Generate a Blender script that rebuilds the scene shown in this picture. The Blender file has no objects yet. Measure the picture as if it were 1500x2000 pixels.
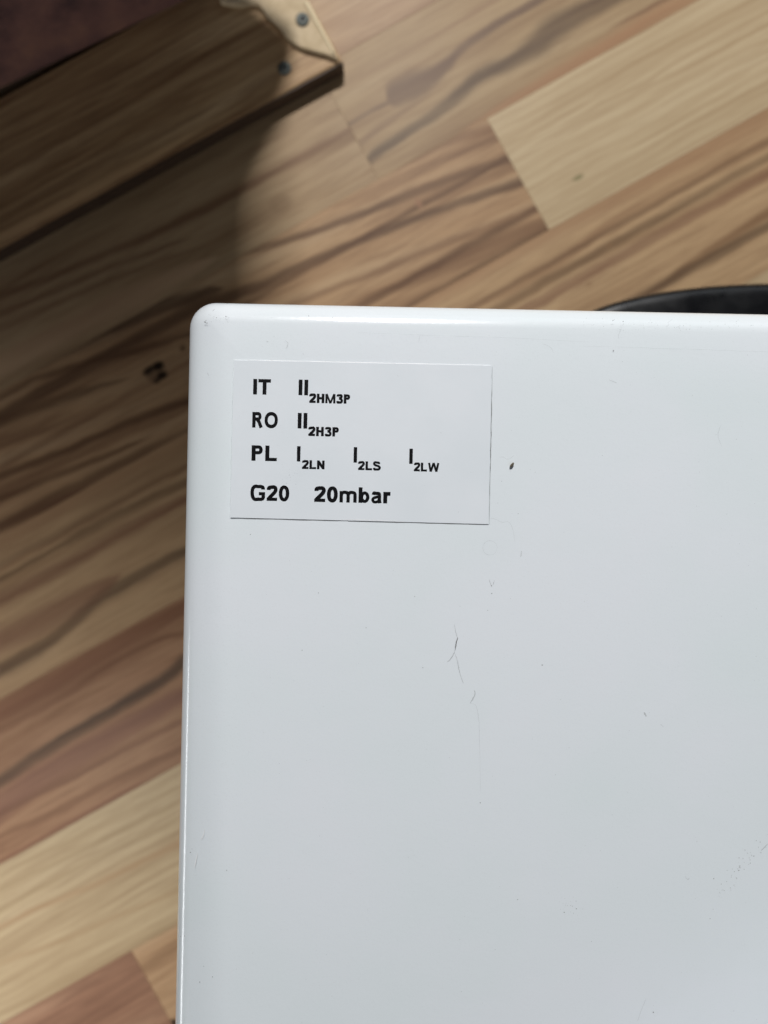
import bpy, bmesh, math, random
from mathutils import Vector, Matrix

# ------------------------------------------------------------------ camera, world, lights, exposure
sc = bpy.context.scene
COL = sc.collection
CAM_Z = 0.44            # lens above the floor
TOP_Z = 0.26            # top face of the white casing
FPX = 1385.0            # focal length in photo pixels (photo is 1500 x 2000)

cd = bpy.data.cameras.new("camera")
cam = bpy.data.objects.new("camera", cd)
COL.objects.link(cam)
cam.location = (0, 0, CAM_Z)
cam.rotation_euler = (0, 0, 0)
cd.sensor_fit = 'HORIZONTAL'
cd.sensor_width = 5.85
cd.lens = 5.85 * FPX / 1500.0
cd.clip_start = 0.01
cd.clip_end = 50
cd.dof.use_dof = True
cd.dof.focus_distance = CAM_Z - TOP_Z
cd.dof.aperture_fstop = 2.25
sc.camera = cam

w = bpy.data.worlds.new("World")
sc.world = w
w.use_nodes = True
bg = w.node_tree.nodes["Background"]
bg.inputs[0].default_value = (1.0, 0.95, 0.9, 1)
bg.inputs[1].default_value = 0.012

sc.view_settings.view_transform = 'Standard'
sc.view_settings.look = 'None'
sc.view_settings.exposure = 0.0
sc.view_settings.gamma = 1.0

LAMP = Vector((0.0, 1.1, 1.3))


def area(name, loc, target, sx, sy, power, col):
    l = bpy.data.lights.new(name, 'AREA')
    l.shape = 'RECTANGLE'
    l.size = sx
    l.size_y = sy
    l.energy = power
    l.color = col
    o = bpy.data.objects.new(name, l)
    COL.objects.link(o)
    o.location = loc
    d = Vector(target) - Vector(loc)
    o.rotation_euler = d.to_track_quat('-Z', 'Y').to_euler()
    return o


area('room_lamp', LAMP, (0, 0.1, 0), 0.08, 0.08, 24.5, (1.0, 0.98, 0.96))
area('far_window_light', (0.9, 3.2, 1.9), (0.1, 0, 0.1), 3.2, 1.4, 13, (0.86, 0.94, 1.0))
near = area('near_floor_fill', (-0.31, -0.285, 0.37), (-0.30, -0.285, 0.0), 0.12, 0.32, 0.56, (1.0, 0.965, 0.94))  # added fill close above the floor, brightens the lower left
near.data.spread = math.radians(100)
area('rim_stripe_light', (-0.60, -0.66, 0.46), (-0.05, -0.25, 0.22), 0.06, 0.34, 0.75, (1.0, 0.99, 0.98))  # added strip light that puts the bright stripe on the left rim
area('side_window_light', (-2.0, -0.95, 0.26), (-0.05, -0.1, 0.24), 1.3, 0.16, 8.5, (0.95, 0.98, 1.0))
area('sky_window_light', (1.35, -1.9, 2.1), (0.2, -0.1, 0.2), 1.6, 1.1, 10.0, (0.80, 0.83, 1.0))


# ------------------------------------------------------------------ helpers
def srgb(r, g, b):
    def f(c):
        c /= 255.0
        return c / 12.92 if c <= 0.04045 else ((c + 0.055) / 1.055) ** 2.4
    return (f(r), f(g), f(b), 1.0)


def P(px, py, z):
    """photo pixel -> world point at height z"""
    d = CAM_Z - z
    return Vector(((px - 750) * d / FPX, (1000 - py) * d / FPX, z))


def link(name, me, mats, parent=None, **props):
    o = bpy.data.objects.new(name, me)
    COL.objects.link(o)
    for m in (mats if isinstance(mats, (list, tuple)) else [mats]):
        me.materials.append(m)
    if parent:
        o.parent = parent
    for k, v in props.items():
        o[k] = v
    return o


def bm_mesh(name, bm, smooth=False):
    me = bpy.data.meshes.new(name)
    bmesh.ops.recalc_face_normals(bm, faces=bm.faces)
    bm.to_mesh(me)
    bm.free()
    if smooth:
        for p in me.polygons:
            p.use_smooth = True
    return me


def empty(name, loc, **props):
    o = bpy.data.objects.new(name, None)
    COL.objects.link(o)
    o.location = loc
    o.empty_display_size = 0.05
    for k, v in props.items():
        o[k] = v
    return o


def prism(bm, pts, z0, z1, bevel=0.0, segs=2):
    """pts: list of (x, y); vertical prism from z0 to z1; optional bevel of the top rim"""
    a = sum(pts[i][0] * pts[(i + 1) % len(pts)][1] - pts[(i + 1) % len(pts)][0] * pts[i][1] for i in range(len(pts)))
    if a < 0:
        pts = pts[::-1]
    lo = [bm.verts.new((x, y, z0)) for x, y in pts]
    hi = [bm.verts.new((x, y, z1)) for x, y in pts]
    n = len(pts)
    bm.faces.new(lo[::-1])
    top = bm.faces.new(hi)
    for i in range(n):
        bm.faces.new((lo[i], lo[(i + 1) % n], hi[(i + 1) % n], hi[i]))
    if bevel:
        bmesh.ops.bevel(bm, geom=list(top.edges), offset=bevel, segments=segs, affect='EDGES', profile=0.5)


# ------------------------------------------------------------------ node helpers
class NT:
    def __init__(self, name):
        self.m = bpy.data.materials.new(name)
        self.m.use_nodes = True
        self.t = self.m.node_tree
        self.n = self.t.nodes
        self.bsdf = self.n["Principled BSDF"]

    def put(self, sock, v):
        if isinstance(v, bpy.types.NodeSocket):
            self.t.links.new(v, sock)
        else:
            sock.default_value = v

    def math(self, op, a, b=0.0, c=0.0, clamp=False):
        nd = self.n.new('ShaderNodeMath')
        nd.operation = op
        nd.use_clamp = clamp
        self.put(nd.inputs[0], a)
        self.put(nd.inputs[1], b)
        self.put(nd.inputs[2], c)
        return nd.outputs[0]

    def mrange(self, v, a, b, c=0.0, d=1.0, smooth=False):
        nd = self.n.new('ShaderNodeMapRange')
        if smooth:
            nd.interpolation_type = 'SMOOTHSTEP'
        self.put(nd.inputs[0], v)
        for i, x in enumerate((a, b, c, d)):
            self.put(nd.inputs[i + 1], x)
        return nd.outputs[0]

    def mix(self, fac, a, b, mode='MIX'):
        nd = self.n.new('ShaderNodeMix')
        nd.data_type = 'RGBA'
        nd.blend_type = mode
        self.put(nd.inputs[0], fac)
        self.put(nd.inputs[6], a)
        self.put(nd.inputs[7], b)
        return nd.outputs[2]

    def noise(self, vec, scale, detail=3, rough=0.5, dist=0.0):
        nd = self.n.new('ShaderNodeTexNoise')
        self.put(nd.inputs['Vector'], vec)
        nd.inputs['Scale'].default_value = scale
        nd.inputs['Detail'].default_value = detail
        nd.inputs['Roughness'].default_value = rough
        nd.inputs['Distortion'].default_value = dist
        return nd.outputs[0]

    def ramp(self, fac, stops):
        nd = self.n.new('ShaderNodeValToRGB')
        self.put(nd.inputs[0], fac)
        cr = nd.color_ramp
        while len(cr.elements) < len(stops):
            cr.elements.new(0.5)
        for e, (p, c) in zip(cr.elements, stops):
            e.position = p
            e.color = c
        return nd.outputs[0]

    def combine(self, x, y, z=0.0):
        nd = self.n.new('ShaderNodeCombineXYZ')
        self.put(nd.inputs[0], x)
        self.put(nd.inputs[1], y)
        self.put(nd.inputs[2], z)
        return nd.outputs[0]

    def pos(self):
        return self.n.new('ShaderNodeNewGeometry').outputs['Position']

    def curve(self, fac, pts):
        nd = self.n.new('ShaderNodeFloatCurve')
        self.put(nd.inputs['Value'], fac)
        c = nd.mapping.curves[0]
        nd.mapping.use_clip = True
        pts = sorted(pts)
        c.points[0].location = pts[0]
        c.points[1].location = pts[-1]
        for p in pts[1:-1]:
            c.points.new(*p)
        for p in c.points:
            p.handle_type = 'AUTO_CLAMPED'
        nd.mapping.update()
        return nd.outputs[0]

    def bump(self, h, strength, dist=0.001):
        nd = self.n.new('ShaderNodeBump')
        nd.inputs['Strength'].default_value = strength
        nd.inputs['Distance'].default_value = dist
        self.put(nd.inputs['Height'], h)
        self.t.links.new(nd.outputs[0], self.bsdf.inputs['Normal'])


# ------------------------------------------------------------------ wooden floor
FS = CAM_Z / FPX                                    # metres per grain unit on the floor
ANG = math.radians(29.2)
CA, SA = math.cos(ANG), math.sin(ANG)


def uv_of(px, py):
    return CA * px - SA * py, SA * px + CA * py


def wood(name, base, dark, light, seed, streaks=(), contrast=1.0, line=1.0, rough=0.42, knots=(), height=0.0, skew=0.0, freq=1.0, rings=0.0):
    """printed wood grain in the board's own lengthwise/crosswise coordinates"""
    t = NT(name)
    sep = t.n.new('ShaderNodeSeparateXYZ')
    t.put(sep.inputs[0], t.pos())
    k = FPX / (CAM_Z - height)
    gx = t.math('MULTIPLY_ADD', sep.outputs[0], k, 750.0)
    gy = t.math('MULTIPLY_ADD', sep.outputs[1], -k, 1000.0)
    u = t.math('SUBTRACT', t.math('MULTIPLY', gx, CA), t.math('MULTIPLY', gy, SA))
    v = t.math('ADD', t.math('MULTIPLY', gx, SA), t.math('MULTIPLY', gy, CA))
    # slow wander of the growth rings
    wob = t.noise(t.combine(t.math('MULTIPLY', u, 0.0032), t.math('MULTIPLY', v, 0.006), seed), 1.0, 2)
    vs = t.math('MULTIPLY_ADD', u, skew, v)
    vw = t.math('ADD', vs, t.math('MULTIPLY', t.math('SUBTRACT', wob, 0.5), 24.0))
    fine_w = t.noise(t.combine(t.math('MULTIPLY', u, 0.02), t.math('MULTIPLY', v, 0.03), seed + 3), 1.0, 2)
    vf = t.math('ADD', vw, t.math('MULTIPLY', t.math('SUBTRACT', fine_w, 0.5), 5.0))
    g1 = t.noise(t.combine(t.math('MULTIPLY', u, 0.0014), t.math('MULTIPLY', vf, 0.020), seed + 7), 1.0, 3, 0.55)
    col = t.ramp(g1, [(0.5 - 0.22 / contrast, dark), (0.5, base), (0.5 + 0.22 / contrast, light)])
    g2 = t.noise(t.combine(t.math('MULTIPLY', u, 0.0035), t.math('MULTIPLY', vf, 0.075 * freq), seed + 11), 1.0, 3, 0.6)
    lines = t.mrange(g2, 0.50, 0.28, 0.0, 0.34 * line, True)
    col = t.mix(lines, col, dark)
    if rings:
        ph = t.math('MULTIPLY_ADD', v, 2 * math.pi / 19.0, t.math('MULTIPLY', t.noise(t.combine(t.math('MULTIPLY', u, 0.004), t.math('MULTIPLY', v, 0.012), seed + 31), 1.0, 2), 16.0))
        ph = t.math('MULTIPLY_ADD', u, -0.004, ph)
        rl = t.mrange(t.math('SINE', ph), 0.1, 0.95, 0.0, rings, True)
        col = t.mix(t.math('MULTIPLY', rl, t.mrange(g2, 0.35, 0.6, 1.0, 0.35)), col, dark)
    g4 = t.noise(t.combine(t.math('MULTIPLY', u, 0.008), t.math('MULTIPLY', v, 0.17), seed + 23), 1.0, 3, 0.65)
    col = t.mix(t.mrange(g4, 0.54, 0.36, 0.0, 0.36, True), col, dark)
    g3 = t.noise(t.combine(t.math('MULTIPLY', u, 0.03), t.math('MULTIPLY', v, 0.6), seed + 17), 1.0, 2, 0.6)
    col = t.mix(t.mrange(g3, 0.35, 0.65, 0.10, -0.0), col, dark)
    v2 = t.math('ADD', v, t.math('MULTIPLY', t.math('SUBTRACT', fine_w, 0.5), 8.0))
    for pts, c, strength in streaks:
        q = sorted([(*uv_of(x, y), ww) for x, y, ww in pts])
        u0, u1 = q[0][0], q[-1][0]
        v0 = min(p[1] for p in q) - 2
        v1 = max(p[1] for p in q) + 2
        wm = max(p[2] for p in q) + 0.5
        tt = t.mrange(u, u0, u1)
        cen = t.curve(tt, [((p[0] - u0) / (u1 - u0), (p[1] - v0) / (v1 - v0)) for p in q])
        wid = t.curve(tt, [((p[0] - u0) / (u1 - u0), p[2] / wm) for p in q])
        d = t.math('ABSOLUTE', t.math('SUBTRACT', v2, t.math('MULTIPLY_ADD', cen, v1 - v0, v0)))
        hw = t.math('MAXIMUM', t.math('MULTIPLY', wid, wm * 1.38), 0.01)
        m = t.mrange(t.math('DIVIDE', d, hw), 1.0, 0.2, 0.0, strength, True)
        m = t.math('MULTIPLY', m, t.mrange(g2, 0.30, 0.62, 1.0, 0.72))
        col = t.mix(m, col, c)
    for x, y, ru, rv, c, strength in knots:
        ku, kv = uv_of(x, y)
        du = t.math('DIVIDE', t.math('SUBTRACT', u, ku), ru)
        dv = t.math('DIVIDE', t.math('SUBTRACT', v2, kv), rv)
        d = t.math('ADD', t.math('MULTIPLY', du, du), t.math('MULTIPLY', dv, dv))
        col = t.mix(t.mrange(d, 1.3, 0.2, 0.0, strength, True), col, c)
    t.t.links.new(col, t.bsdf.inputs['Base Color'])
    t.bsdf.inputs['Roughness'].default_value = rough
    t.bsdf.inputs['Specular IOR Level'].default_value = 0.10
    t.bump(g3, 0.12, 0.0002)
    return t.m


TAN = srgb(168, 142, 113); TAND = srgb(128, 98, 76); TANL = srgb(186, 162, 133)
BRN = srgb(164, 134, 102); BRND = srgb(110, 82, 62); BRNL = srgb(176, 150, 118)
RED = srgb(142, 106, 82); REDD = srgb(96, 68, 54); REDL = srgb(168, 138, 110)
MPL = srgb(183, 164, 133); MPLD = srgb(158, 135, 104); MPLL = srgb(192, 175, 146)
GRY = srgb(86, 70, 58)

W0 = wood('wood_top_row', TAN, TAND, TANL, 1.3, [
    ([(600, 60, 14), (740, 20, 20), (860, -40, 10)], srgb(150, 122, 96), 0.5)])
W1L = wood('wood_tan_left', srgb(158, 135, 105), srgb(120, 94, 70), srgb(166, 144, 114), 2.1, [
    ([(-40, 595, 9), (0, 578, 9), (107, 538, 9), (187, 503, 9), (267, 471, 9), (400, 410, 8)], BRND, 0.8),
    ([(0, 612, 8), (80, 580, 8), (187, 533, 8), (293, 493, 7), (380, 460, 0)], BRND, 0.75),
    ([(0, 640, 10), (120, 588, 8), (260, 530, 7), (420, 470, 0)], BRND, 0.55),
    ([(-20, 727, 26), (80, 672, 26), (240, 592, 28), (347, 540, 20), (430, 500, 0)], srgb(190, 160, 130), 0.6),
    ([(480, 350, 0), (560, 308, 4), (640, 270, 4), (700, 240, 0)], srgb(140, 116, 90), 0.6),
    ([(600, 395, 0), (680, 360, 4), (740, 325, 3)], srgb(138, 112, 84), 0.6),
], contrast=1.0, line=0.8, knots=[(548, 398, 26, 20, srgb(122, 98, 74), 0.45)])
W1R = wood('wood_tan_grey_streaks', srgb(158, 135, 104), srgb(126, 100, 76), srgb(170, 149, 118), 3.7, [
    ([(716, 318, 8), (735, 300, 12), (790, 262, 11), (850, 222, 12), (900, 182, 15), (950, 142, 17), (1000, 120, 18),
      (1048, 88, 26), (1075, 62, 30), (1110, 38, 26), (1160, 12, 22), (1220, -15, 18)], GRY, 0.85),
    ([(758, 200, 4), (774, 182, 28), (800, 170, 30), (840, 150, 22), (870, 128, 15), (905, 92, 10), (960, 54, 9),
      (1020, 18, 9), (1060, -5, 9)], srgb(96, 76, 66), 0.85),
    ([(692, 292, 2), (704, 280, 10), (740, 250, 9), (790, 215, 5), (850, 180, 0)], srgb(128, 104, 82), 0.8),
    ([(800, 345, 6), (900, 270, 10), (1000, 205, 16), (1120, 130, 20), (1230, 65, 22), (1340, 0, 26)], srgb(160, 122, 92), 0.7),
    ([(1180, 60, 0), (1260, 20, 5), (1330, -20, 6)], srgb(120, 92, 72), 0.8),
    ([(860, 62, 0), (930, 22, 6), (1000, -20, 8)], srgb(138, 112, 88), 0.7),
    ([(640, 190, 0), (760, 120, 5), (900, 40, 5), (980, 0, 0)], srgb(140, 114, 88), 0.6),
], contrast=0.8, line=0.6)
W2L = wood('wood_brown_streaks', BRN, BRND, BRNL, 5.2, [
    ([(700, 345, 3), (797, 315, 8), (862, 283, 11), (910, 266, 11), (960, 252, 13), (985, 246, 13)], srgb(118, 88, 66), 0.85),
    ([(420, 515, 10), (463, 495, 10), (515, 482, 9), (602, 456, 9), (710, 417, 9), (818, 373, 10), (883, 347, 9), (1000, 308, 12)], srgb(92, 68, 52), 0.88),
    ([(380, 600, 14), (450, 577, 14), (515, 555, 12), (580, 525, 11), (667, 486, 10), (749, 453, 9), (818, 425, 9), (927, 386, 10), (1020, 354, 13)], srgb(84, 62, 48), 0.88),
    ([(560, 600, 8), (645, 566, 8), (753, 525, 9), (840, 487, 10), (948, 447, 11), (1055, 406, 10)], srgb(120, 92, 70), 0.75),
    ([(700, 585, 6), (800, 545, 7), (920, 492, 8), (1060, 432, 8)], srgb(126, 98, 74), 0.6),
    ([(-20, 752, 18), (0, 741, 18), (133, 676, 20), (240, 628, 22), (300, 603, 18), (380, 580, 16), (440, 560, 0)], srgb(78, 58, 46), 0.85),
    ([(60, 742, 8), (160, 711, 8), (267, 685, 8), (373, 653, 6)], srgb(88, 64, 48), 0.75),
    ([(-10, 832, 12), (0, 827, 12), (80, 795, 12), (160, 766, 10), (260, 735, 0)], srgb(84, 62, 46), 0.7),
    ([(-20, 940, 9), (0, 931, 9), (107, 889, 9), (187, 854, 9), (267, 817, 9), (380, 780, 9)], srgb(82, 58, 44), 0.8),
    ([(-20, 982, 8), (0, 974, 8), (53, 953, 8), (133, 921, 8), (213, 889, 7), (300, 850, 0)], srgb(86, 62, 46), 0.75),
    ([(-20, 1040, 13), (120, 965, 13), (240, 903, 12), (375, 838, 10)], srgb(86, 64, 48), 0.75),
], knots=[(303, 727, 24, 20, srgb(70, 52, 42), 0.55), (290, 724, 14, 8, srgb(28, 22, 20), 0.85), (309, 715, 13, 9, srgb(20, 16, 15), 0.95), (317, 733, 12, 9, srgb(20, 16, 15), 0.9), (307, 744, 9, 6, srgb(30, 24, 21), 0.75),
          (357, 680, 8, 5, srgb(70, 50, 38), 0.7), (818, 397, 7, 12, srgb(142, 108, 84), 0.8)], line=0.8, skew=-0.10)
W2R = wood('wood_maple_light', MPL, MPLD, MPLL, 8.8, [
    ([(1010, 300, 0), (1200, 205, 5), (1420, 90, 5), (1500, 48, 5)], MPLD, 0.6),
    ([(1060, 410, 0), (1200, 330, 5), (1400, 215, 5), (1500, 160, 5)], MPLD, 0.6),
    ([(990, 270, 0), (1150, 175, 4), (1330, 75, 4), (1500, -20, 4)], MPLD, 0.6)],
    contrast=0.5, line=0.9, freq=1.9, rings=0.55, knots=[(1128, 346, 14, 5, srgb(118, 112, 78), 0.8)])
W3 = wood('wood_brown_long', srgb(174, 146, 112), srgb(124, 96, 72), srgb(178, 154, 120), 12.4, [
    ([(1000, 490, 22), (1130, 425, 22), (1300, 330, 24), (1500, 225, 24)], srgb(148, 116, 88), 0.75),
    ([(900, 610, 6), (1000, 563, 10), (1067, 527, 11), (1133, 483, 10), (1233, 413, 10), (1333, 363, 12), (1500, 277, 12)], srgb(134, 104, 78), 0.65),
    ([(950, 618, 7), (1000, 593, 8), (1100, 533, 8), (1200, 483, 8), (1300, 437, 9), (1400, 383, 10), (1500, 333, 9)], srgb(138, 110, 82), 0.6),
    ([(1230, 600, 0), (1283, 563, 10), (1317, 540, 11), (1383, 493, 12), (1450, 450, 13), (1520, 402, 13)], srgb(120, 92, 68), 0.85),
    ([(-10, 1175, 18), (120, 1108, 15), (255, 1030, 14), (369, 972, 12)], srgb(110, 76, 60), 0.75),
    ([(-20, 1318, 15), (0, 1309, 15), (45, 1285, 15), (120, 1234, 14), (165, 1195, 14), (210, 1159, 15), (285, 1117, 14), (375, 1070, 11)], srgb(84, 66, 52), 0.85),
    ([(-20, 1262, 30), (0, 1252, 28), (90, 1207, 28), (180, 1158, 22), (240, 1120, 0)], srgb(116, 82, 66), 0.8),
    ([(120, 1065, 6), (160, 1042, 10), (240, 1000, 11), (368, 940, 10)], srgb(94, 72, 54), 0.7),
    ([(-20, 1112, 8), (100, 1050, 9), (220, 985, 8), (375, 905, 7)], srgb(100, 76, 58), 0.55),
], contrast=0.6, line=0.45, knots=[(1190, 480, 10, 5, srgb(128, 100, 74), 0.7), (1150, 555, 9, 5, srgb(136, 108, 82), 0.6)])
W4 = wood('wood_red_brown', srgb(156, 122, 94), srgb(108, 76, 56), srgb(168, 136, 106), 17.9, [
    ([(-20, 1400, 24), (0, 1388, 24), (180, 1286, 20), (360, 1186, 16)], srgb(118, 82, 62), 0.85),
    ([(-20, 1438, 9), (0, 1427, 9), (120, 1360, 9), (180, 1320, 7), (255, 1275, 6), (360, 1235, 5)], srgb(112, 78, 58), 0.75),
    ([(-20, 1540, 13), (0, 1527, 13), (90, 1466, 13), (180, 1411, 14), (255, 1366, 14), (315, 1329, 14), (360, 1292, 14)], srgb(66, 52, 42), 0.92),
    ([(-20, 1470, 7), (60, 1424, 8), (150, 1370, 7), (230, 1330, 0)], srgb(120, 88, 64), 0.6),
    ([(-20, 1590, 28), (100, 1505, 28), (240, 1425, 24), (370, 1352, 18)], srgb(122, 88, 74), 0.75),
    ([(40, 1566, 6), (150, 1514, 8), (240, 1466, 8), (354, 1409, 7)], srgb(112, 80, 62), 0.75),
    ([(-10, 1640, 8), (0, 1634, 8), (90, 1595, 8), (210, 1529, 8), (357, 1462, 5)], srgb(116, 84, 62), 0.7),
    ([(-10, 1692, 8), (100, 1630, 8), (220, 1560, 5), (300, 1520, 0)], srgb(112, 76, 60), 0.7),
], contrast=0.7, line=0.6)
W4R = wood('wood_maple_side', MPL, MPLD, MPLL, 21.0)
W5 = wood('wood_maple_lower', srgb(180, 161, 129), srgb(146, 124, 94), srgb(188, 171, 140), 25.6, [
    ([(-10, 1818, 6), (0, 1812, 6), (150, 1743, 7), (240, 1702, 7), (360, 1642, 10)], srgb(160, 132, 100), 0.7),
    ([(-10, 1888, 6), (0, 1883, 6), (90, 1850, 6), (210, 1799, 6), (351, 1739, 6)], srgb(158, 134, 102), 0.7),
    ([(-10, 1745, 5), (0, 1738, 5), (120, 1680, 5), (240, 1620, 5), (360, 1562, 4)], srgb(152, 132, 100), 0.6),
    ([(-10, 1785, 5), (120, 1712, 5), (240, 1650, 5), (360, 1592, 4)], srgb(152, 132, 100), 0.6),
    ([(-10, 1710, 4), (120, 1650, 4), (240, 1588, 4), (360, 1535, 4)], srgb(156, 136, 104), 0.5)],
    contrast=0.6, line=0.7, freq=1.5, rings=0.45)
W6L = wood('wood_red_brown_lower', srgb(146, 112, 90), srgb(104, 74, 60), srgb(170, 138, 112), 31.1, contrast=0.9, line=1.0)
W6R = wood('wood_tan_lower', srgb(170, 140, 108), srgb(122, 94, 70), srgb(184, 158, 126), 33.5,
           knots=[(335, 2000, 16, 9, srgb(30, 24, 22), 0.95)], contrast=0.7)
others = [wood('wood_spare_tan', TAN, TAND, TANL, 41.0), wood('wood_spare_brown', BRN, BRND, BRNL, 43.0)]

base_m = NT('floor_underlay')
base_m.bsdf.inputs['Base Color'].default_value = srgb(60, 46, 36)
base_m.bsdf.inputs['Roughness'].default_value = 0.9

me = bpy.data.meshes.new('floor')
me.from_pydata([(-1.6, -1.4, -0.009), (1.6, -1.4, -0.009), (1.6, 1.6, -0.009), (-1.6, 1.6, -0.009)], [], [(0, 1, 2, 3)])
floor = link('floor', me, base_m.m, kind='structure')

rows = [(-80, 168, [(-1600, 0, others[0]), (0, 2600, others[1])]),
        (168, 418, [(-1600, -300, others[1]), (-300, 2600, W0)]),
        (418, 666, [(-1600, 475, W1L), (475, 2600, W1R)]),
        (666, 915, [(-1600, 717, W2L), (717, 2600, W2R)]),
        (915, 1192, [(-1600, 2600, W3)]),
        (1192, 1474, [(-1600, 500, W4), (500, 2600, W4R)]),
        (1474, 1746, [(-1600, 1000, W5), (1000, 2600, others[1])]),
        (1746, 2018, [(-1600, -682, W6L), (-682, 2600, W6R)]),
        (2018, 2290, [(-1600, 100, others[0]), (100, 2600, others[1])]),
        (2290, 2562, [(-1600, -400, others[1]), (-400, 2600, W4R)]),
        (2562, 2834, [(-1600, 700, others[0]), (700, 2600, others[1])])]


def uvw(u, v):
    px = CA * u + SA * v
    py = -SA * u + CA * v
    return P(px, py, 0)


for v0, v1, segs in rows:
    for u0, u1, m in segs:
        bm = bmesh.new()
        g = 0.12
        c = [uvw(u0 + g, v0 + g), uvw(u1 - g, v0 + g), uvw(u1 - g, v1 - g), uvw(u0 + g, v1 - g)]
        prism(bm, [(p.x, p.y) for p in c], -0.008, 0.0, bevel=0.00010, segs=1)
        link('plank', bm_mesh('plank', bm), m, floor)

# ------------------------------------------------------------------ white casing
CORNER = P(373, 592, TOP_Z - 0.0070)
ROT = math.radians(-1.2)
LX, LY = 0.46, 0.62


def cw(x, y, z=0.0):
    """casing coordinates (x right, y up from its top left corner) -> world"""
    return Vector((CORNER.x + math.cos(ROT) * x - math.sin(ROT) * y, CORNER.y + math.sin(ROT) * x + math.cos(ROT) * y, z))


en = NT('white_enamel')
n1 = en.noise(en.pos(), 22.0, 3)
n2 = en.noise(en.pos(), 900.0, 2)
n3 = en.noise(en.pos(), 2600.0, 2)
colw = en.mix(en.mrange(n1, 0.35, 0.65, 0, 1), srgb(224, 233, 236), srgb(228, 234, 239))
colw = en.mix(en.mrange(n3, 0.40, 0.32, 0.0, 0.05), colw, srgb(150, 150, 148))
en.t.links.new(colw, en.bsdf.inputs['Base Color'])
en.bsdf.inputs['Roughness'].default_value = 0.17
en.bsdf.inputs['Specular IOR Level'].default_value = 0.5
en.bump(en.math('ADD', n2, en.math('MULTIPLY', en.noise(en.pos(), 160.0, 2), 2.0)), 0.05, 0.0004)
ENAMEL = en.m


def ring(inset, z, rc, n=10):
    """rounded rectangle, inset from the casing's outline"""
    r = max(rc - inset, 0.0006)
    x0, x1, y0, y1 = inset, LX - inset, -LY + inset, -inset
    out = []
    for cx, cy, a0 in ((x1 - r, y1 - r, 0), (x0 + r, y1 - r, 90), (x0 + r, y0 + r, 180), (x1 - r, y0 + r, 270)):
        for i in range(n + 1):
            a = math.radians(a0 + 90.0 * i / n)
            out.append(cw(cx + r * math.cos(a), cy + r * math.sin(a), z))
    return out


RF = 0.0070
RC = 0.0072
prof = [(0.0, 0.0), (0.0, 0.05), (0.0, 0.15), (0.0, TOP_Z - RF - 0.02), (0.0, TOP_Z - RF - 0.001)]
drop = 0.00045
for i in range(0, 15):
    a = math.radians(86.0 * i / 14)
    prof.append((RF * (1 - math.cos(a)), TOP_Z - drop - RF * (1 - math.sin(a)) + (0 if i else 0)))
x_start = prof[-1][0]
z_start = prof[-1][1]
for i in range(1, 13):
    f = i / 12.0
    prof.append((x_start + 0.017 * f, z_start + (TOP_Z - z_start) * (1 - (1 - f) ** 2.4)))
bm = bmesh.new()
prev = None
for ins, z in prof:
    vs = [bm.verts.new(p) for p in ring(ins, z, RC)]
    if prev:
        n = len(vs)
        for i in range(n):
            bm.faces.new((prev[i], prev[(i + 1) % n], vs[(i + 1) % n], vs[i]))
    prev = vs
top_face = bm.faces.new(prev)
casing_me = bm_mesh('shell', bm, True)
casing = empty('appliance_casing', (CORNER.x, CORNER.y, 0),
               label='white enamelled appliance casing with rounded corner carrying a printed sticker, in the foreground',
               category='appliance casing')
CINV = Matrix.Translation((-CORNER.x, -CORNER.y, 0))


def cpart(name, me, m, parent=None, **kw):
    me.transform(CINV)
    return link(name, me, m, parent or casing, **kw)


shell = cpart('shell', casing_me, ENAMEL)

# sticker
st = NT('sticker_paper')
ns = st.noise(st.pos(), 60.0, 3)
cs = st.mix(st.mrange(ns, 0.35, 0.65), srgb(221, 228, 233), srgb(225, 231, 236))
st.t.links.new(cs, st.bsdf.inputs['Base Color'])
st.bsdf.inputs['Roughness'].default_value = 0.38
st.bump(st.noise(st.pos(), 350.0, 3), 0.05, 0.0005)
ink = NT('black_ink')
ink.bsdf.inputs['Base Color'].default_value = srgb(6, 7, 11)
ink.bsdf.inputs['Roughness'].default_value = 0.6
ink.bsdf.inputs['Specular IOR Level'].default_value = 0.15

ST_Z = TOP_Z + 0.00016
bm = bmesh.new()
prism(bm, [P(x, y, ST_Z).to_2d()[:] for x, y in ((457, 703), (960, 714), (954, 1024), (450, 1011))], TOP_Z - 0.0001, ST_Z, bevel=0.00004, segs=1)
me = bm_mesh('sticker', bm)
sticker = cpart('sticker', me, st.m, label='white rectangular paper sticker with four lines of black print')


def catmull(pts, n=6):
    out = []
    m = len(pts)
    for i in range(m - 1):
        p0 = pts[max(i - 1, 0)]; p1 = pts[i]; p2 = pts[i + 1]; p3 = pts[min(i + 2, m - 1)]
        for j in range(n):
            t = j / n
            out.append(tuple(0.5 * ((2 * p1[k]) + (-p0[k] + p2[k]) * t + (2 * p0[k] - 5 * p1[k] + 4 * p2[k] - p3[k]) * t * t
                                    + (-p0[k] + 3 * p1[k] - 3 * p2[k] + p3[k]) * t ** 3) for k in range(2)))
    out.append(tuple(pts[-1][:2]))
    return out


def ell(cx, cy, rx, ry, a0, a1, n=18):
    return [(cx + rx * math.cos(math.radians(a0 + (a1 - a0) * i / n)), cy + ry * math.sin(math.radians(a0 + (a1 - a0) * i / n))) for i in range(n + 1)]


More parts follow.
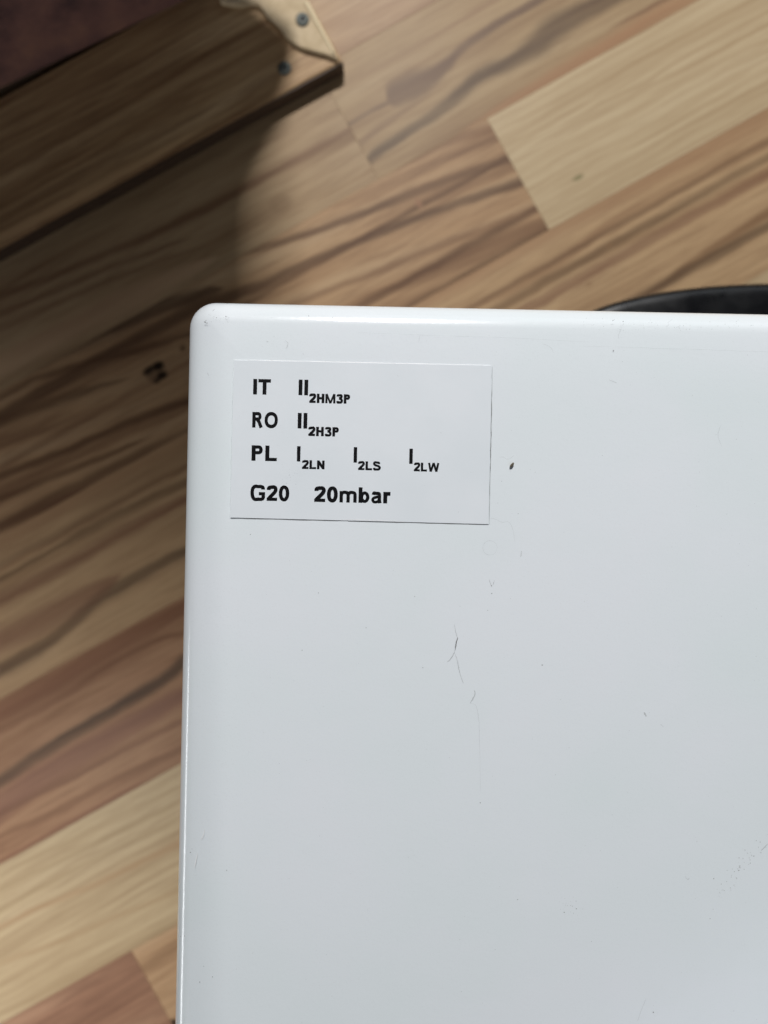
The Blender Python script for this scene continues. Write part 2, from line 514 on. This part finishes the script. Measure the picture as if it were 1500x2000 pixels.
def glyph(ch, w):
    """strokes (centre lines) in units of the capital height; returns strokes, width"""
    h = w / 2
    t = w * 0.88                     # horizontals are a little thinner
    q = t / 2
    if ch == 'I':
        return [([(h, 0), (h, 1)], w)], w
    if ch == 'T':
        return [([(0, 1 - q), (0.80, 1 - q)], t), ([(0.40, 0), (0.40, 1 - q)], w)], 0.80
    if ch == 'L':
        return [([(h, 0), (h, 1)], w), ([(h, q), (0.70, q)], t)], 0.70
    if ch == 'H':
        return [([(h, 0), (h, 1)], w), ([(0.80 - h, 0), (0.80 - h, 1)], w), ([(h, 0.52), (0.80 - h, 0.52)], t)], 0.80
    if ch == 'N':
        return [([(h, 0), (h, 1)], w), ([(0.80 - h, 0), (0.80 - h, 1)], w), ([(h, 1 - h * .6), (0.80 - h, h * .6)], w * 1.05)], 0.80
    if ch == 'M':
        W = 1.06
        return [([(h * .8, 0), (h * .8, 1)], w * .8), ([(W - h * .8, 0), (W - h * .8, 1)], w * .8), ([(h * .9, 1), (W / 2, 0.0)], w * .72),
                ([(W - h * .9, 1), (W / 2, 0.0)], w * .72)], W
    if ch == 'W':
        W = 1.30
        a = w * .9
        return [([(h, 1), (0.33, 0)], a), ([(0.33, 0), (W / 2, 1)], a), ([(W / 2, 1), (W - 0.33, 0)], a), ([(W - 0.33, 0), (W - h, 1)], a)], W
    if ch in 'PR':
        cy = 0.71 if ch == 'P' else 0.72
        ry = 1 - q - cy
        bowl = [(h, 1 - q)] + ell(0.44, cy, 0.68 - h - 0.44 + 0.0, ry, 90, -90, 14) + [(h, cy - ry)]
        s = [([(h, 0), (h, 1)], w), (bowl, t)]
        if ch == 'R':
            s.append(([(0.36, cy - ry), (0.50, 0.36), (0.78 - h, 0.0)], w))
            return s, 0.80
        return s, 0.70
    if ch in 'O0':
        W = 1.00 if ch == 'O' else 0.68
        if ch == 'O':
            W = 0.98
        p = []
        for i in range(41):
            a = 2 * math.pi * i / 40
            e = 0.90
            c, s_ = math.cos(a), math.sin(a)
            p.append((W / 2 + (W / 2 - h) * math.copysign(abs(c) ** e, c), 0.5 + (0.515 - q) * math.copysign(abs(s_) ** e, s_)))
        return [(p, w * 0.95)], W
    if ch == 'G':
        p = catmull([(0.93 - h, 0.72), (0.80, 0.86), (0.66, 0.915), (0.50, 1.015 - q), (0.30, 0.92), (0.16, 0.78), (h, 0.50), (0.16, 0.24), (0.30, 0.08),
                     (0.52, q - 0.015), (0.72, 0.09), (0.95 - h, 0.20), (0.95 - h, 0.46)])
        return [(p, w * .95), ([(0.55, 0.45), (0.95, 0.45)], t)], 0.97
    if ch == '2':
        p = catmull([(h, 0.70), (0.14, 0.84), (0.33, 1 - q), (0.52, 0.87), (0.57, 0.71), (0.48, 0.53), (0.30, 0.34), (0.14, 0.16), (0.10, 0.06)])
        return [(p, w), ([(0.0, q), (0.67, q)], t)], 0.68
    if ch == '3':
        p = catmull([(h, 0.74), (0.16, 0.86), (0.32, 1 - q), (0.50, 0.87), (0.54, 0.74), (0.46, 0.60), (0.28, 0.54)])
        r = catmull([(0.28, 0.54), (0.50, 0.47), (0.58, 0.29), (0.50, 0.13), (0.32, q - .01), (0.15, 0.12), (h - 0.01, 0.27)])
        return [(p, t), (r, t)], 0.68
    if ch == 'S':
        p = catmull([(0.72 - h + .02, 0.72), (0.62, 0.85), (0.42, 1.01 - q), (0.20, 0.90), (0.13, 0.74), (0.24, 0.60), (0.46, 0.52), (0.66, 0.42),
                     (0.71, 0.27), (0.60, 0.12), (0.40, q - 0.01), (0.18, 0.11), (h - 0.01, 0.29)])
        return [(p, w * .95)], 0.80
    xh = 0.735
    if ch == 'm':
        W = 1.10
        a = w * .84
        s = [([(h, 0), (h, xh)], a)]
        for x0, x1 in ((h, W / 2), (W / 2, W - h)):
            s.append((catmull([(x0, 0.46), (x0 + 0.07, 0.62), (x0 + 0.22, xh - 0.08), (x1 - 0.04, 0.61), (x1, 0.45), (x1, 0.2), (x1, 0.0)]), a))
        return s, W
    if ch == 'b':
        p = ell(0.385, xh / 2, 0.70 - h - 0.385, xh / 2 - h + 0.03, 0, 360, 28)
        return [([(h, 0), (h, 1)], w * .95), (p, w * .82)], 0.70
    if ch == 'a':
        p = catmull([(h + 0.01, 0.53), (0.18, 0.65), (0.32, xh - q), (0.47, 0.62), (0.51, 0.48), (0.51, 0.2), (0.55, 0.0)])
        r = catmull([(0.50, 0.43), (0.32, 0.385), (0.16, 0.32), (0.10, 0.20), (0.16, 0.09), (0.28, 0.065), (0.42, 0.12), (0.50, 0.26)])
        return [(p, w * .85), (r, w * .72)], 0.66
    if ch == 'r':
        p = catmull([(h, 0.40), (h + 0.04, 0.56), (h + 0.15, xh - q - 0.01), (0.44, xh - q - 0.01)])
        return [([(h, 0), (h, xh)], w), (p, w * .95)], 0.44
    return [], 0.3


def ribbon(bm, pts, w, fn, z, close=False):
    """flat ribbon along pts (2-D) mapped by fn(x, y, z)"""
    L, R = [], []
    n = len(pts)
    closed = (abs(pts[0][0] - pts[-1][0]) < 1e-6 and abs(pts[0][1] - pts[-1][1]) < 1e-6)
    for i, p in enumerate(pts):
        a = pts[i - 1] if i else (pts[-2] if closed else p)
        b = pts[i + 1] if i < n - 1 else (pts[1] if closed else p)
        dx, dy = b[0] - a[0], b[1] - a[1]
        l = math.hypot(dx, dy) or 1
        nx, ny = -dy / l, dx / l
        ww = (w[i] if isinstance(w, (list, tuple)) else w) / 2
        L.append(bm.verts.new(fn(p[0] + nx * ww, p[1] + ny * ww, z)))
        R.append(bm.verts.new(fn(p[0] - nx * ww, p[1] - ny * ww, z)))
    for i in range(n - 1):
        bm.faces.new((R[i], R[i + 1], L[i + 1], L[i]))


SL = math.tan(math.radians(1.2))


def text_piece(bm, s, x0, x1, ytop, ybase, w, z0, gap=0.115):
    """string set between photo columns x0..x1, cap top and baseline at its left end"""
    cap = ybase - ytop
    gs = [glyph(c, w) for c in s]
    tot = sum(g[1] for g in gs) + gap * (len(s) - 1)
    sx = (x1 - x0) / tot
    x = 0.0
    k = 0
    for strokes, adv in gs:
        for pts, ww in strokes:
            k += 1

            def fn(a, b, z, x=x):
                X = x0 + (x + a) * sx
                Y = ybase - b * cap + (X - x0) * SL
                X += (b * cap) * SL
                return P(X, Y, z)
            ribbon(bm, pts, ww, fn, z0 + k * 0.0000012)
        x += adv + gap


PZ = ST_Z + 0.000012
lines_ = [
    [("IT", 494.2, 528.6, 740, 770.3, .25, .08), ("II", 582.9, 601.6, 741.3, 771.8, .26, .13), ("2HM3P", 604.1, 684.2, 768.6, 786.9, .285, .10)],
    [("RO", 492.4, 542.6, 804.5, 835.0, .245, .09), ("II", 581.2, 599.9, 806.3, 836.8, .26, .13), ("2H3P", 602.4, 662.2, 833.2, 851.5, .285, .10)],
    [("PL", 491.0, 540.6, 869.6, 899.8, .245, .12), ("I", 579.7, 586.5, 871.2, 901.3, .26, .1), ("2LN", 589.9, 633.8, 898.6, 915.8, .265, .09),
     ("I", 690.4, 697.1, 873.3, 903.5, .26, .1), ("2LS", 699.4, 743.0, 900.7, 918.0, .265, .09),
     ("I", 799.1, 805.9, 876.2, 906.0, .26, .1), ("2LW", 808.4, 858.0, 903.3, 920.5, .265, .09)],
    [("G20", 488.6, 564.8, 947.3, 977.4, .24, .09), ("20mbar", 613.8, 762.2, 949.8, 980.2, .25, .085)],
]
for ln in lines_:
    bm = bmesh.new()
    for s, x0, x1, yt, yb, ww, gap in ln:
        text_piece(bm, s, x0, x1, yt, yb, ww, PZ, gap)
    me = bpy.data.meshes.new('printed_line')
    bm.to_mesh(me)
    bm.free()
    cpart('printed_line', me, ink.m, sticker)


# grime lines, scratches and specks on the enamel
def film(name, col, alpha):
    t = NT(name)
    t.bsdf.inputs['Base Color'].default_value = col
    t.bsdf.inputs['Roughness'].default_value = 0.7
    t.bsdf.inputs['Alpha'].default_value = alpha
    return t.m


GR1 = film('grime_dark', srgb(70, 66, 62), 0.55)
GR2 = film('grime_mid', srgb(110, 108, 106), 0.26)
GR3 = film('scratch_faint', srgb(140, 142, 145), 0.12)
GRW = film('scratch_and_lit_edge', srgb(250, 250, 250), 0.7)
rnd = random.Random(5)


def topfn(x, y, z):
    return P(x, y, z)


def wiggle(pts, amp, n=6):
    p = catmull(pts, n)
    return [(x + rnd.uniform(-amp, amp), y + rnd.uniform(-amp, amp)) for x, y in p]


def scratch(pts, wid, m, amp=0.5, name='scratch', z=TOP_Z + 0.00003):
    bm = bmesh.new()
    p = wiggle(pts, amp)
    n = len(p)
    ws = [wid * (0.35 + 0.65 * math.sin(math.pi * min(max((i + 0.3) / n, 0), 1))) * rnd.uniform(0.6, 1.25) for i in range(n)]
    ribbon(bm, p, ws, topfn, z)
    me = bpy.data.meshes.new(name)
    bm.to_mesh(me)
    bm.free()
    return cpart(name, me, m)


# the dirty outline of the sticker (right and bottom sides)
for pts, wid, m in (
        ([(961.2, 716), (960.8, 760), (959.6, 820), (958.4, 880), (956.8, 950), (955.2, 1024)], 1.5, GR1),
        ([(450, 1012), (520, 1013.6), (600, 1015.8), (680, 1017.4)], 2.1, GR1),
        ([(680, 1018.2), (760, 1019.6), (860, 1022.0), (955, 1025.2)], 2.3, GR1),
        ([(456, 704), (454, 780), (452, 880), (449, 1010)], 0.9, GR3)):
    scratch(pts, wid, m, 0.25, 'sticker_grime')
scratch([(665, 1014.8), (720, 1015.6), (792, 1018.6)], 1.2, GRW, 0.2, 'bright_edge_line', z=ST_Z + 0.00002)  # white line over the sticker's bottom edge
scratch([(458, 702.4), (600, 705.6), (760, 709.2), (958, 713.2)], 1.3, GRW, 0.15, 'bright_edge_line')  # light on the sticker's top edge, drawn as a white line

SCR = [
    ([(888, 1220), (890, 1235), (895, 1247)], 1.3, GR2), ([(894, 1245), (891, 1256), (889, 1270)], 2.3, GR1),
    ([(889, 1268), (886, 1278), (880, 1287), (873, 1293)], 1.8, GR2), ([(889, 1278), (894, 1292), (897, 1310), (901, 1324), (905, 1335)], 1.6, GR2),
    ([(926, 1348), (928, 1356), (923, 1366), (918, 1374)], 2.0, GR2), ([(918, 1374), (928, 1376), (933, 1390), (936, 1420), (937, 1480), (938, 1545)], 0.9, GR3),
    ([(957, 1012), (968, 1014), (980, 1020), (994, 1020), (1002, 1035), (1006, 1060)], 1.0, GR3),
    ([(955, 1132), (958, 1140), (960, 1146)], 1.5, GR2), ([(966, 1133), (963, 1142)], 1.2, GR2), ([(1018, 1076), (1017, 1088)], 1.5, GR2),
    ([(975, 893), (984, 893), (992, 897), (1004, 890)], 1.0, GR3), ([(1486, 1662), (1493, 1655), (1500, 1648)], 1.6, GR2),
    ([(557, 665), (562, 670), (561, 677), (558, 681)], 1.2, GR2), ([(520, 666), (524, 667)], 1.2, GR2), ([(405, 728), (408, 734)], 1.2, GR2),
    ([(1210, 628), (1213, 642), (1208, 655), (1209, 663)], 1.2, GR3), ([(1305, 630), (1314, 623)], 1.2, GR3), ([(1320, 640), (1330, 635)], 1.6, GR3),
    ([(1300, 639), (1306, 635)], 1.5, GR3), ([(1290, 1414), (1296, 1420)], 1.5, GR3), ([(1258, 1392), (1262, 1399)], 3.2, GR2),
    ([(1060, 672), (1075, 678), (1082, 690)], 1.0, GR3), ([(820, 655), (818, 668)], 1.2, GR3), ([(1245, 1995), (1252, 1975), (1262, 1950)], 1.3, GR3),
    ([(1338, 1712), (1344, 1718), (1346, 1714)], 2.0, GR3), ([(400, 1620), (397, 1632), (392, 1640)], 1.4, GRW), ([(386, 1665), (383, 1680), (380, 1695)], 1.6, GRW),
    ([(1130, 676), (1250, 679), (1400, 684), (1500, 687)], 0.8, GR3), ([(700, 650), (850, 655), (1000, 660), (1150, 668)], 0.8, GR3),
    ([(415, 608), (419, 604)], 1.2, GR2), ([(1190, 742), (1205, 748)], 2.2, GR3), ([(1408, 830), (1402, 850), (1410, 872)], 1.0, GR3)]
for s in SCR:
    scratch(*s)
# faint ring mark under the sticker
scratch([(957 + 14 * math.cos(a * .6283), 1070 + 14 * math.sin(a * .6283)) for a in range(11)], 0.9, GR3, 0.1, 'ring_mark')


def blob(bm, x, y, r, z, sq=1.0, ang=0.0, n=9):
    vs = []
    for i in range(n):
        a = 2 * math.pi * i / n
        rr = r * rnd.uniform(0.65, 1.2)
        dx, dy = rr * math.cos(a), rr * math.sin(a) * sq
        vs.append(bm.verts.new(P(x + dx * math.cos(ang) - dy * math.sin(ang), y + dx * math.sin(ang) + dy * math.cos(ang), z)))
    bm.faces.new(vs[::-1])


def blobs(name, lst, m, z=TOP_Z + 0.00004, **kw):
    bm = bmesh.new()
    for x, y, r in lst:
        blob(bm, x, y, r, z, rnd.uniform(0.5, 1.0), rnd.uniform(0, 3))
    me = bpy.data.meshes.new(name)
    bm.to_mesh(me)
    bm.free()
    return cpart(name, me, m, kind='stuff', **kw)


dark = [(401, 629, 1.8), (404.5, 631, 1.5), (399, 628.5, 1.2), (402.5, 626, 1.0), (418, 619, .9), (423, 620.5, .9), (441, 618, 1.2), (443, 619, .8),
        (603, 617, 1.2), (650, 620, .9), (960, 1144, 1.1), (960.5, 1159, 1.2), (952.5, 1192, 1.0), (1059, 1299, 1.3), (1394, 1716, 1.6), (1276, 1977, 1.5),
        (1387, 1794, 1.1), (1011, 1757, 1.1), (1102, 1782, 1.2), (1126, 1775, 1.3), (1125, 1760, 1.0), (489, 1044, 1.0), (443, 1700, 1.2), (415, 1908, 1.1),
        (390, 1918, 1.2), (398, 1887, .9), (372, 1665, 1.2), (375, 1658, .8), (826, 1304, 1.2), (622, 1158, 1.1), (715, 1226, 1.0), (810, 1165, 1.0),
        (938, 1568, 1.4), (1197, 626, 1.4), (1217, 628, 1.3), (1198, 685, 1.6), (353, 1829, 1.0), (360, 1828, 1.0), (980, 940, .9), (1012, 1003, .9),
        (959, 752, .9), (959, 845, 1.0), (957, 880, .9), (590, 1270, .9), (1443, 1700, 1.4), (1441, 1697, 1.0)]
blobs('dirt_specks', dark, GR1)
mid = []
for _ in range(46):                                             # light scuffing towards the right edge and along the top rim
    t_ = rnd.random()
    mid.append((1405 + 75 * t_ + rnd.gauss(0, 9), 1760 - 115 * t_ + rnd.gauss(0, 10), rnd.uniform(.6, 1.6)))
for _ in range(60):
    mid.append((rnd.uniform(1130, 1500), rnd.gauss(634, 7), rnd.uniform(.5, 1.2)))
for _ in range(26):
    mid.append((rnd.uniform(400, 450), rnd.gauss(624, 5), rnd.uniform(.4, 1.0)))
for _ in range(20):
    mid.append((rnd.gauss(1112, 12), rnd.gauss(1770, 9), rnd.uniform(.5, 1.0)))
for _ in range(150):
    mid.append((rnd.uniform(420, 1500), rnd.uniform(640, 2000), rnd.uniform(.4, .9)))
mid = [p for p in mid if not (445 < p[0] < 965 and 698 < p[1] < 1030)]
blobs('dust_specks', mid, GR2)
blobs('paper_specks', [(rnd.uniform(465, 950), rnd.uniform(712, 1005), rnd.uniform(.4, .8)) for _ in range(40)] +
      [(rnd.gauss(565, 12), rnd.gauss(930, 9), rnd.uniform(.5, 1.1)) for _ in range(26)] +
      [(777, 734, 1.1), (861, 845, 1.3), (895, 1000, 1.2)], GR3, z=ST_Z + 0.00002)

# the loose crumb beside the sticker
crm = NT('crumb_brown')
crm.t.links.new(crm.mix(crm.noise(crm.pos(), 3000.0, 2), srgb(58, 54, 48), srgb(128, 118, 100)), crm.bsdf.inputs['Base Color'])
crm.bsdf.inputs['Roughness'].default_value = 0.9
bm = bmesh.new()
bmesh.ops.create_icosphere(bm, subdivisions=2, radius=1.0)
for v in bm.verts:
    k = rnd.uniform(0.75, 1.2)
    v.co = Vector((v.co.x * 0.00075 * k, v.co.y * 0.00032 * k, v.co.z * 0.0004 * k))
me = bm_mesh('crumb', bm)
c = link('crumb', me, crm.m, label='tiny dark brown crumb on the white casing, right of the sticker', category='crumb')
c.location = P(1000, 908, TOP_Z + 0.0004)
c.rotation_euler = (0, 0, math.radians(50))

# ------------------------------------------------------------------ black oval tub behind the casing
bk = NT('black_gloss_plastic')
nb = bk.noise(bk.pos(), 90.0, 3)
bk.bsdf.inputs['Base Color'].default_value = srgb(9, 10, 13)
bk.t.links.new(bk.mrange(nb, 0.35, 0.65, 0.24, 0.34), bk.bsdf.inputs['Roughness'])
bk.bsdf.inputs['Specular IOR Level'].default_value = 0.5
bk.bump(bk.noise(bk.pos(), 14.0, 2), 0.05, 0.002)
TUBZ = 0.115
ctr = P(1520, 555, TUBZ)
TA, TB = 0.0975, 0.0235
tub = empty('black_tub', (ctr.x, ctr.y - TB, 0), label='glossy black rounded plastic tub mostly hidden behind the white casing', category='tub')
tprof = [(0.86, 0.0), (0.90, 0.004), (0.95, 0.06), (0.985, 0.100), (0.998, 0.108), (1.0, 0.112), (0.998, 0.1145)]
lprof = [(0.999, 0.1147), (0.995, 0.1166), (0.988, 0.1184), (0.975, 0.1202), (0.955, 0.1215), (0.93, 0.1222), (0.88, 0.1226), (0.78, 0.1228), (0.5, 0.123), (0.2, 0.123), (0.001, 0.123)]


def oval(prof, name, m, parent, dy=0.0, n=72):
    bm = bmesh.new()
    prev = None
    for f, z in prof:
        inset = (1 - f) * 0.06
        a, b = (TA - inset, max(TB - inset, 0.0005)) if f > 0.6 else (TA * f, TB * f * 0.3)
        vs = [bm.verts.new((a * math.cos(2 * math.pi * i / n), b * math.sin(2 * math.pi * i / n), z)) for i in range(n)]
        if prev:
            for i in range(n):
                bm.faces.new((prev[i], prev[(i + 1) % n], vs[(i + 1) % n], vs[i]))
        else:
            bm.faces.new(vs[::-1])
        prev = vs
    bm.faces.new(prev)
    return link(name, bm_mesh(name, bm, True), m, parent)


oval(tprof, 'tub_body', bk.m, tub)
oval(lprof, 'lid', bk.m, tub)

# ------------------------------------------------------------------ loose board with a torn plywood offcut and screws
WB = wood('wood_loose_board', srgb(172, 143, 106), srgb(112, 82, 58), srgb(194, 166, 128), 51.0, contrast=1.1, line=1.5, rings=0.3, height=0.012, streaks=[
    ([(-20, 478, 12), (0, 468, 12), (120, 402, 11), (280, 316, 9), (400, 250, 0)], srgb(205, 172, 130), 0.9),  # light on the board's bevelled edge, put in as a pale streak
    ([(0, 430, 8), (150, 345, 8), (300, 268, 8), (450, 190, 0)], srgb(120, 94, 68), 0.6)])
BZ = 0.012
board = empty('wooden_board', P(640, 125, 0), label='long pale wooden board lying on the laminate floor, mostly in shadow at top left', category='board')
bo = board.location.copy()


def bpart(name, bm, m, parent=board, smooth=False, **kw):
    me = bm_mesh(name, bm, smooth)
    me.transform(Matrix.Translation(-bo))
    return link(name, me, m, parent, **kw)


def bpt(u, v, z):
    return P(CA * u + SA * v, -SA * u + CA * v, z)


bm = bmesh.new()
prism(bm, [bpt(u, v, BZ).to_2d()[:] for u, v in ((526, 430), (526, 172), (-900, 160), (-900, 418))], 0.0003, BZ, bevel=0.0012, segs=3)
bpart('board_body', bm, WB)
eb = NT('side_shade_brown')
eb.bsdf.inputs['Base Color'].default_value = srgb(64, 48, 36)  # dark strip painting in the shade on the board's side face
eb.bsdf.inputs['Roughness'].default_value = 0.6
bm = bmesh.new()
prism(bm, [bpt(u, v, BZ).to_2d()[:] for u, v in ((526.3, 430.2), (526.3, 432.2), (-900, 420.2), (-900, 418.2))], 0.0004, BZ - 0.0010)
bpart('side_shade', bm, eb.m)

ply = NT('plywood_pale')
npy = ply.noise(ply.pos(), 120.0, 4, 0.6)
ply.t.links.new(ply.mix(ply.mrange(npy, 0.3, 0.7), srgb(172, 152, 120), srgb(194, 175, 144)), ply.bsdf.inputs['Base Color'])
ply.bsdf.inputs['Roughness'].default_value = 0.75
ply.bump(npy, 0.3, 0.001)
plye = NT('plywood_edge')
plye.bsdf.inputs['Base Color'].default_value = srgb(214, 198, 164)
plye.bsdf.inputs['Roughness'].default_value = 0.8
outl = [(428, -16), (430, 2), (446, 7), (470, 8), (490, 5), (506, 6), (514, 18), (521, 30), (532, 37), (546, 50), (556, 66), (566, 76), (578, 86),
        (592, 92), (610, 97), (640, 105), (661, 114), (648, 88), (622, 40), (600, 0), (585, -28)]
bm = bmesh.new()
PZ0, PZ1 = BZ + 0.0003, BZ + 0.0034
prism(bm, [P(x, y, PZ1).to_2d()[:] for x, y in outl], PZ0, PZ1, bevel=0.0005, segs=2)
offcut = empty('plywood_offcut', P(560, 20, PZ0), label='torn pale plywood offcut screwed flat on the board at the top of the frame', category='plywood')
oo = offcut.location.copy()
me = bm_mesh('sheet', bm)
me.transform(Matrix.Translation(-oo))
link('sheet', me, ply.m, offcut)
bm = bmesh.new()
e0, e1 = P(602, 2, PZ1), P(655, 104, PZ1)
d = (e1 - e0).normalized()
nrm = Vector((d.y, -d.x, 0))
if nrm.x < 0:
    nrm = -nrm
ea = [(e0 - nrm * 0.0026), (e1 - nrm * 0.0016), (e1 - nrm * 0.0002), (e0 - nrm * 0.0002)]
prism(bm, [(p.x, p.y) for p in ea], PZ1 + 0.00002, PZ1 + 0.0012, bevel=0.0004, segs=2)
me = bm_mesh('raised_lip', bm)
me.transform(Matrix.Translation(-oo))
link('raised_lip', me, plye.m, offcut)

stl = NT('zinc_screw')
stl.bsdf.inputs['Base Color'].default_value = srgb(84, 88, 84)
stl.bsdf.inputs['Metallic'].default_value = 0.6
stl.bsdf.inputs['Roughness'].default_value = 0.38
stl.t.links.new(stl.mrange(stl.noise(stl.pos(), 900.0, 2), 0.3, 0.7, 0.45, 0.65), stl.bsdf.inputs['Roughness'])
rec = NT('screw_recess')
rec.bsdf.inputs['Base Color'].default_value = srgb(30, 34, 36)
rec.bsdf.inputs['Roughness'].default_value = 0.6


def screw_mesh(bm, r):
    n = 28
    prof_ = [(r, 0.0), (r * 1.0, 0.0005), (r * .93, 0.0011), (r * .72, 0.0014), (r * .45, 0.0013), (r * .36, 0.0009), (r * .22, 0.0002)]
    prev = None
    for rr, z in prof_:
        vs = [bm.verts.new((rr * math.cos(2 * math.pi * i / n), rr * math.sin(2 * math.pi * i / n), z)) for i in range(n)]
        if prev:
            for i in range(n):
                bm.faces.new((prev[i], prev[(i + 1) % n], vs[(i + 1) % n], vs[i]))
        prev = vs
    bm.faces.new(prev)


def add_screw(x, y, z, parent, lab):
    loc = P(x, y, z) - parent.location
    bm = bmesh.new()
    screw_mesh(bm, 0.0041)
    o = link('screw', bm_mesh('screw', bm, True), stl.m, parent, label=lab)
    o.location = loc
    bm = bmesh.new()
    for a in (0.4, 0.4 + math.pi / 2):
        pts = []
        for sx, sy in ((-1, -1), (1, -1), (1, 1), (-1, 1)):
            x_, y_ = sx * 0.0017, sy * 0.0004
            pts.append((x_ * math.cos(a) - y_ * math.sin(a), x_ * math.sin(a) + y_ * math.cos(a)))
        prism(bm, pts, 0.0004, 0.00145 + a * 0.00002)
    link('recess', bm_mesh('recess', bm), rec.m, o)


add_screw(591, 39, PZ1, offcut, 'zinc screw in the plywood, in the light')
add_screw(556, 134, BZ, board, 'zinc screw in the board, in the shadow')

# ------------------------------------------------------------------ dark brown upholstered bench at top left
up = NT('red_brown_upholstery')
nu = up.noise(up.pos(), 28.0, 4, 0.6)
nu2 = up.noise(up.pos(), 900.0, 2, 0.6)
cu = up.ramp(nu, [(0.35, srgb(76, 54, 56)), (0.55, srgb(124, 88, 80)), (0.7, srgb(144, 104, 88))])
cu = up.mix(up.mrange(nu2, 0.3, 0.7, 0.0, 0.25), cu, srgb(60, 44, 42))
up.t.links.new(cu, up.bsdf.inputs['Base Color'])
up.bsdf.inputs['Roughness'].default_value = 0.9
up.bump(nu2, 0.4, 0.001)
bench = empty('upholstered_bench', P(200, 100, 0), label='dark red-brown upholstered bench standing in the shadow, top left corner', category='bench')
no = bench.location.copy()


def npart(name, bm, parent=bench):
    me = bm_mesh(name, bm, False)
    me.transform(Matrix.Translation(-no))
    return link(name, me, up.m, parent)


fl = lambda x, y: P(x, y, 0).to_2d()[:]
bm = bmesh.new()
prism(bm, [fl(428, 2), fl(0, 206), fl(-900, 635), (-1.1, 0.75), (-0.105, 0.75)], 0.0125, 0.14, bevel=0.008, segs=4)
npart('base', bm)
# unseen tall block, added and sloped to throw the floor shadow
bm = bmesh.new()
xz = [(-0.074, 0.142), (-0.073, 0.32), (-0.060, 0.39), (-0.046, 0.46), (-0.040, 0.54), (-0.040, 0.86), (-0.048, 0.875), (-1.1, 0.875), (-1.1, 0.142)]
fr = [bm.verts.new((x, 0.40, z)) for x, z in xz]
bk_ = [bm.verts.new((x, 0.52, z)) for x, z in xz]
bm.faces.new(fr)
bm.faces.new(bk_[::-1])
for i in range(len(xz)):
    j = (i + 1) % len(xz)
    bm.faces.new((fr[i], bk_[i], bk_[j], fr[j]))
npart('shadow_block', bm)
# unseen pad, added; its outline is projected from the lamp to shape the shadow
AH = 0.155
k = AH / LAMP.z
shadow_outline = [(478, 420), (474, 340), (500, 275), (538, 232), (560, 192), (572, 152), (577, 128), (567, 112), (547, 97), (517, 76), (494, 54), (434, 40), (330, 34), (330, 420)]
pts = []
for x, y in shadow_outline:
    p = P(x, y, 0)
    pts.append((p.x * (1 - k) + LAMP.x * k, p.y * (1 - k) + LAMP.y * k))
bm = bmesh.new()
prism(bm, pts, AH, AH + 0.02, bevel=0.003, segs=2)
npart('shadow_pad', bm)
